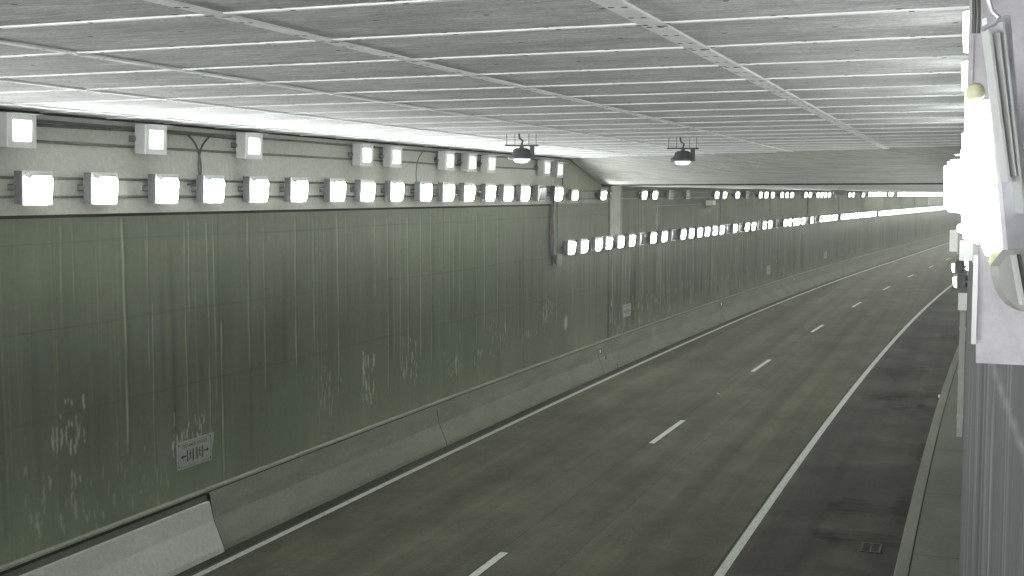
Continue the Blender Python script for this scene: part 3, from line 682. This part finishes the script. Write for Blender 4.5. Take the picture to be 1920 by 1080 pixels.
tag(uc.build('cover_panel', M['lilac']), 'grey upright panel above the overexposed lamps, left of the slanted strut', 'panel')
# white corner trim of the block, from the lamp down past its lower edge
tr = MB(); pa = P(1830, 478, 2.40); pb = P(1829, 643, 2.40); tr.box(pa.x-.0045, pa.x+.0045, pa.y-.02, pa.y+.01, pb.z, pa.z)
tag(tr.build('corner_trim', M['trim']), 'narrow white vertical trim beside the left edge of the lilac block', 'trim')
# struts, cable and bent bracket close to the camera at the right edge
st = empty('mounting_strut', P(1880, 200, 1.9)); tag(st, 'slanted galvanised strut channel with lips at the upper right edge', 'strut'); o0 = st.location
def slat(x0, y0, x1, y1, w, Z, t, nm, m, par):
    a, b = P(x0, y0, Z), P(x1, y1, Z); ax = (b-a).normalized(); fw = Vector((-sy, cy, 0)); sd = ax.cross(fw).normalized()
    w2 = w*Z/FPX/2; mb = MB(); vs = []
    for p in (a, b):
        for s1, s2 in ((-1, 0), (1, 0), (1, 1), (-1, 1)): vs.append(p-o0+sd*w2*s1+fw*t*s2)
    mb.add(vs, [(0, 1, 2, 3), (7, 6, 5, 4), (0, 4, 5, 1), (1, 5, 6, 2), (2, 6, 7, 3), (3, 7, 4, 0)]); return mb.build(nm, m, par)
slat(1872, 30, 1912, 470, 44, 1.95, .02, 'web', M['galv'], st)
slat(1856, 55, 1893, 340, 5, 1.92, .03, 'lip', M['trim'], st); slat(1882, 40, 1921, 400, 4, 1.92, .03, 'lip', M['trim'], st); slat(1873, 60, 1905, 330, 3, 1.92, .02, 'lip', M['trim'], st)
cv = MB(); cv.tube([P(x, y, 1.8) for x, y in ((1852, -30), (1855, 5), (1860, 22), (1872, 32), (1866, 44), (1850, 50), (1842, 56))], .0036, 8)
tag(cv.build('coiled_cable', M['galv']), 'short curled grey cable at the top of the slanted strut', 'cable')
cv = MB(); cv.tube([P(x, y, 2.3) for x, y in ((1826, -40), (1827, 30), (1826, 62))], .004, 8); cv.tube([P(x, y, 2.3) for x, y in ((1835, -40), (1836, 30), (1835, 62))], .003, 8)
tag(cv.build('vertical_cables', M['cable']), 'pair of thin vertical cables at the top of the right wall', 'cable')
bb = empty('bent_bracket', P(1910, 540, 1.7)); tag(bb, 'smooth grey curved bracket cutting across the lilac block at the right edge', 'bracket'); o0 = bb.location
out = [(1872, 500), (1874, 520), (1880, 542), (1889, 560), (1902, 574), (1920, 584), (1960, 590), (1960, 470), (1895, 470)]
vs = [P(x, y, 1.75)-o0 for x, y in out] + [P(x, y, 1.75)+Vector((-sy, cy, 0))*.03-o0 for x, y in out]; n = len(out)
mb = MB(); mb.add(vs, [tuple(range(n)), tuple(reversed(range(n, 2*n)))] + [(i, (i+1) % n, n+(i+1) % n, n+i) for i in range(n)]); mb.build('plate', M['housing'], bb)
slat(1903, 478, 1920, 572, 6, 1.72, .012, 'rib', M['trim'], bb); slat(1912, 478, 1928, 560, 5, 1.72, .012, 'rib', M['cable'], bb)

# ------------------------------------------------------------------ conduits and cables of the left wall
def wline(lat, h, y0, y1, r, label, st=2.0, mt='conduit', sag=0):
    m = MB(); m.tube([(lat+c(Y), Y, h + (sag*math.sin(Y*.9) if sag else 0)) for Y in yrange(y0, y1, st)], r, 6)
    return tag(m.build('conduit', M[mt]), label, 'conduit')
wline(LB+.03, 6.74, -8, 32.1, .020, 'upper conduit of the pair behind the small square lamps')
wline(LB+.03, 6.47, -8, 32.1, .020, 'lower conduit of the pair behind the small square lamps')
wline(LB+.03, 5.99, -8, 33.3, .018, 'upper conduit of the pair behind the glaring lamps on the near left wall')
wline(LB+.03, 5.74, -8, 33.3, .018, 'lower conduit of the pair behind the glaring lamps on the near left wall')
wline(LW+.03, 5.89, 35.0, 150, .022, 'upper conduit of the pair behind the lamps under the low ceiling', 4)
wline(LW+.03, 5.65, 35.0, 150, .022, 'lower conduit of the pair behind the lamps under the low ceiling', 4)
wline(LB+.045, 6.70, 12.6, 17.8, .022, 'drooping black cable between the first three small square lamps', .3, 'cable', .018)
def crossing(Y0, label):
    m = MB()
    for s in (-1, 1):
        pts = []
        for t in np.linspace(0, 1, 15):
            pts.append((LB+.055+.012*s, Y0 + s*(.34*(1-min(1, t*2.2))**2 - .05*math.sin(max(0, t-.4)*5)), 6.74 - .75*t))
        pts.append((LB+.05, Y0-.32, 5.93)); m.tube(pts, .016, 6)
    return tag(m.build('crossing_cables', M['cable']), label, 'cable')
crossing(16.35, 'two curving cables crossing between the second and third small square lamps')
crossing(24.4, 'two curving cables crossing right of the fifth small square lamp')
m = MB(); m.tube([(LW+.05+c(34), 33.8, 6.62), (LW+.05+c(34), 34.05, 6.55), (LW+.05+c(34), 34.15, 6.35), (LW+.05+c(34), 34.15, 6.0)], .02, 6)
tag(m.build('bent_cable', M['cable']), 'cable bending down right of the last small square lamp', 'cable')
# wide duct that carries the wiring down to the lower row
e = empty('wiring_duct', (LW+c(33.4), 33.3, 0)); tag(e, 'dark vertical duct joining the near lamps to the lower far row', 'duct')
MB().box(.0, .10, -.12, .10, 3.98, 5.62).build('duct_cover', M['duct'], e)
MB().tube([(.13, -.18, 5.62), (.13, -.18, 4.1), (.13, -.12, 3.92), (.13, .05, 3.80), (.13, .35, 3.80)], .03, 8).build('pipe', M['conduit'], e)
MB().tube([(.13, .16, 5.62), (.13, .16, 4.3), (.13, .22, 4.15)], .02, 8).build('pipe', M['conduit'], e)
MB().box(.0, .16, .10, .55, 3.68, 4.02).build('junction_box', M['duct'], e)
# drops between the two far rows
dr = [44.6, 55.0, 66.1, 77.0, 88.0, 98.8, 109.0, 118.6, 129, 140]
for i, Y in enumerate(dr):
    m = MB(); x = LW+.03+c(Y); m.tube([(x, Y, 5.62), (x, Y, 4.42)], .03 if i else .035, 6)
    for h in (5.4, 4.7): m.box(x-.03, x+.035, Y-.06, Y+.06, h-.02, h+.02)
    tag(m.build('conduit', M['conduit']), f'thin vertical conduit between the far lamp rows, {ORD[i]} from the left', 'conduit', 'vertical conduits between the far lamp rows')
m = MB(); x = LW+.04+c(48); m.tube([(LW+.04+c(44.6), 44.7, 5.36), (x, 48, 5.36), (LW+.04+c(51.2), 51.4, 5.40), (LW+.04+c(51.2), 51.4, 5.62)], .024, 6)
tag(m.build('conduit', M['conduit']), 'horizontal conduit running right from the first vertical drop to a small box', 'conduit')
e = empty('wall_camera', (LW+c(52), 52.3, 5.42)); tag(e, 'small grey device on brackets under the far upper lamp row', 'camera')
MB().frustum((.10, -.35, .25, -.12, .10), (.42, -.30, .22, -.10, .09)).build('body', M['housing'], e)
MB().tube([(0, -.1, .0), (.12, -.1, .0)], .03, 6).build('arm', M['conduit'], e); MB().tube([(.05, .5, .25), (.05, .5, -.18), (.05, -.1, -.2)], .03, 6).build('cable', M['cable'], e)

# ------------------------------------------------------------------ hanging lamps under the ceiling
def hanging(px, py, h, label, rz):
    l, a, u = ray(px, py); t = (h-CAMH)/u; e = empty('hanging_lamp', (l*t, a*t, h), rz); tag(e, label, 'ceiling lamp', 'round lamps hung from the ceiling')
    n = 20
    def ring(m, prof, mi=0):
        vs = [(r*math.cos(2*math.pi*k/n), r*math.sin(2*math.pi*k/n), z) for r, z in prof for k in range(n)]
        m.add(vs, [(i*n+k, i*n+(k+1) % n, (i+1)*n+(k+1) % n, (i+1)*n+k) for i in range(len(prof)-1) for k in range(n)], mi, True); return m
    ring(MB(), [(.001, .20), (.10, .20), (.15, .17), (.165, .10), (.235, .055), (.245, .03), (.235, .0), (.15, .005)]).build('shade', M['housing_dark'], e)
    ring(MB(), [(.15, .006), (.13, -.03), (.08, -.055), (.001, -.06)]).build('glass', M['up'], e)
    top = HC - h
    MB().box(-.3, .3, -.02, .02, .235, .265).build('rail', M['cable'], e)
    MB().box(-.03, .03, -.09, .09, .18, .235).build('yoke', M['cable'], e)
    for x in (-.27, -.12, .13, .26): MB().tube([(x, 0, .26), (x, 0, top)], .006, 6).build('rod', M['conduit'], e)
    MB().tube([(.0, .0, .26), (.02, 0, .33), (-.04, .02, .38), (-.05, .02, top)], .018, 6).build('cable', M['cable'], e)
    MB().box(.15, .23, -.03, .03, .05, .24).build('clamp', M['housing_dark'], e)
hanging(978, 299, 6.40, 'round lamp hung from the ceiling by the left wall, tilted beside the last square lamps', YAW+R(-6))
hanging(1280, 303, 6.40, 'round dark shaded lamp hanging alone from the ceiling over the left lane', YAW)
l, a, u = ray(1572, 359); Y = 62.0; e = empty('hanging_device', (l/a*Y, Y, CAMH+u/a*Y-.05), YAW); tag(e, 'tiny dark device hanging from the low ceiling far down the tunnel', 'device')
MB().box(-.35, .35, -.06, .06, .06, .12).build('rail', M['cable'], e); MB().box(-.25, .25, -.12, .12, -.10, .04).build('body', M['housing_dark'], e)
MB().tube([(0, 0, .1), (0, 0, HL-.045-e.location.z)], .02, 6).build('rod', M['conduit'], e)

# ------------------------------------------------------------------ emergency exit distance signs
def text_mesh(s, size):
    cu = bpy.data.curves.new('t', 'FONT'); cu.body = s; cu.size = size; cu.align_x = 'CENTER'; cu.align_y = 'CENTER'; cu.extrude = 0.0008; cu.resolution_u = 3
    o = bpy.data.objects.new('t', cu); COL.objects.link(o); dg = bpy.context.evaluated_depsgraph_get(); dg.update()
    me = bpy.data.meshes.new_from_object(o.evaluated_get(dg)); bpy.data.objects.remove(o); bpy.data.curves.remove(cu); return me
def exit_sign(Y, h, label, w=.92, hh=.44, detail=True):
    e = empty('exit_sign', (LW+c(Y)+.012, Y, h), -math.atan(slope(Y))); tag(e, label, 'sign', 'emergency exit signs along the left wall')
    MB().box(0, .015, -w/2, w/2, -hh/2, hh/2).build('plate', M['sign'], e)
    x = .0165; bd_ = MB()
    for s in (-1, 1):
        bd_.box(x-.001, x, -w/2+.03, w/2-.03, s*(hh/2-.03)-.004, s*(hh/2-.03)+.004); bd_.box(x-.001, x, s*(w/2-.03)-.004, s*(w/2-.03)+.004, -hh/2+.034, hh/2-.034)
    bd_.build('border', M['duct'], e)
    ic = MB()
    for s in (-1, 1):                           # arrow, door frame, running figure
        ay = s*(w*.36); ic.box(x-.001, x+.001, min(ay, ay-s*.10), max(ay, ay-s*.10), -.035, -.015)
        ic.add([(x+.0012, ay+s*.045, -.025), (x+.0012, ay-s*.025, .02), (x+.0012, ay-s*.005, -.025), (x+.0012, ay-s*.025, -.07)], [(0, 1, 2, 3) if s < 0 else (3, 2, 1, 0)])
        d0 = s*.05; d1 = s*.20
        for q, t in ((d0, .032), (d1, .022)): ic.box(x-.001, x+.001, q-t/2, q+t/2, -.125, .065)
        mdl = (d0+d1)/2; n = 10
        ic.add([(x+.001, mdl+.014*math.cos(6.283*k/n), .045+.014*math.sin(6.283*k/n)) for k in range(n)], [tuple(range(n))])
        for (a0, b0, a1, b1, t) in ((0, .03, 0, -.04, .022), (0, -.04, .035, -.10, .014), (0, -.04, -.03, -.09, .014), (0, .02, .035, -.015, .010), (0, .02, -.035, .0, .010)):
            p, q = Vector((0, mdl+s*a0, b0)), Vector((0, mdl+s*a1, b1)); dd = (q-p).normalized(); nn = Vector((0, -dd.z, dd.y))*t/2
            ic.add([Vector((x+.0008, 0, 0))+v for v in (p-nn, p+nn, q+nn, q-nn)], [(0, 1, 2, 3)])
    ic.build('pictogram', M['ink'], e)
    me = text_mesh('DISTANCE TO EXIT', .075); me.materials.append(M['ink'])
    t = link('lettering', me, e); t.location = (x, 0, .135); t.rotation_euler = (R(90), 0, R(90))
    bl = MB()
    for y_, z_ in ((-w/2+.04, -hh/2+.05), (w/2-.04, -hh/2+.05), (-w/2+.04, hh/2-.05), (w/2-.04, hh/2-.05)): bl.box(x-.001, x+.004, y_-.012, y_+.012, z_-.012, z_+.012)
    bl.build('bolts', M['bolt'], e)
exit_sign(16.17, 1.645, 'white exit distance sign with arrows and running figures, nearest one, low on the left wall')
exit_sign(40.9, 1.73, 'small exit sign just right of the dark vertical wall joint')
exit_sign(66.0, 1.72, 'faint exit sign low on the far left wall, third from the left')
exit_sign(83.5, 1.72, 'faint tiny exit sign low on the far left wall, fourth from the left')

# ------------------------------------------------------------------ reflectors
def reflector(loc, r, label, face):
    e = empty('reflector', loc, face); tag(e, label, 'reflector', 'small white reflectors')
    MB().box(-.012, .0, -r*1.25, r*1.25, -r*1.35, r*1.35).build('base', M['bolt'], e)
    MB().frustum((0.001, -r*.8, r*.8, -r, r), (.012, -r*.6, r*.6, -r*.8, r*.8)).build('lens', M['reflector'], e)
Y = 37.5; reflector((-11.47+c(Y), Y, .70), .055, 'bright round reflector on the barrier beside its dark joint', R(-40))
Y = 54.9; reflector((-11.48+c(Y), Y, .78), .06, 'dim reflector high on the barrier, second along the left wall', R(-40))
Y = 72.6; reflector((-11.48+c(Y), Y, .78), .05, 'tiny faint reflector far along the barrier top', R(-40))
la, Y = onplane(1749, 741, .12); reflector((kf-.012+c(Y), Y, .10), .045, 'white reflector at the kerb edge of the right shoulder', R(-70))
la, Y = onplane(1347, 738, .01); e = empty('road_stud', (la, Y, .004), R(-100)); tag(e, 'low white raised marker on the lane line between two dashes', 'road stud')
MB().frustum((0, -.05, .05, 0, .02), (.02, -.04, .04, .002, .018)).build('body', M['paint'], e); MB().box(.021, .024, -.03, .03, .004, .016).build('lens', M['reflector'], e)

# ------------------------------------------------------------------ thin scattering volume added to imitate lens bloom around the lamps
hz = MB(); hz.box(-13.5, 45, -22, 310, -1.2, 8.0)
m = bpy.data.materials.new('thin_bloom_haze'); m.use_nodes = True; nt = m.node_tree; nt.nodes.clear()
v = nt.nodes.new('ShaderNodeVolumePrincipled'); v.inputs['Density'].default_value = .0011; v.inputs['Anisotropy'].default_value = .82; v.inputs['Color'].default_value = (.9, .93, .9, 1)
ou = nt.nodes.new('ShaderNodeOutputMaterial'); nt.links.new(v.outputs[0], ou.inputs['Volume'])
tag(hz.build('bloom_haze', m), kind='stuff')
S.cycles.volume_bounces = 0
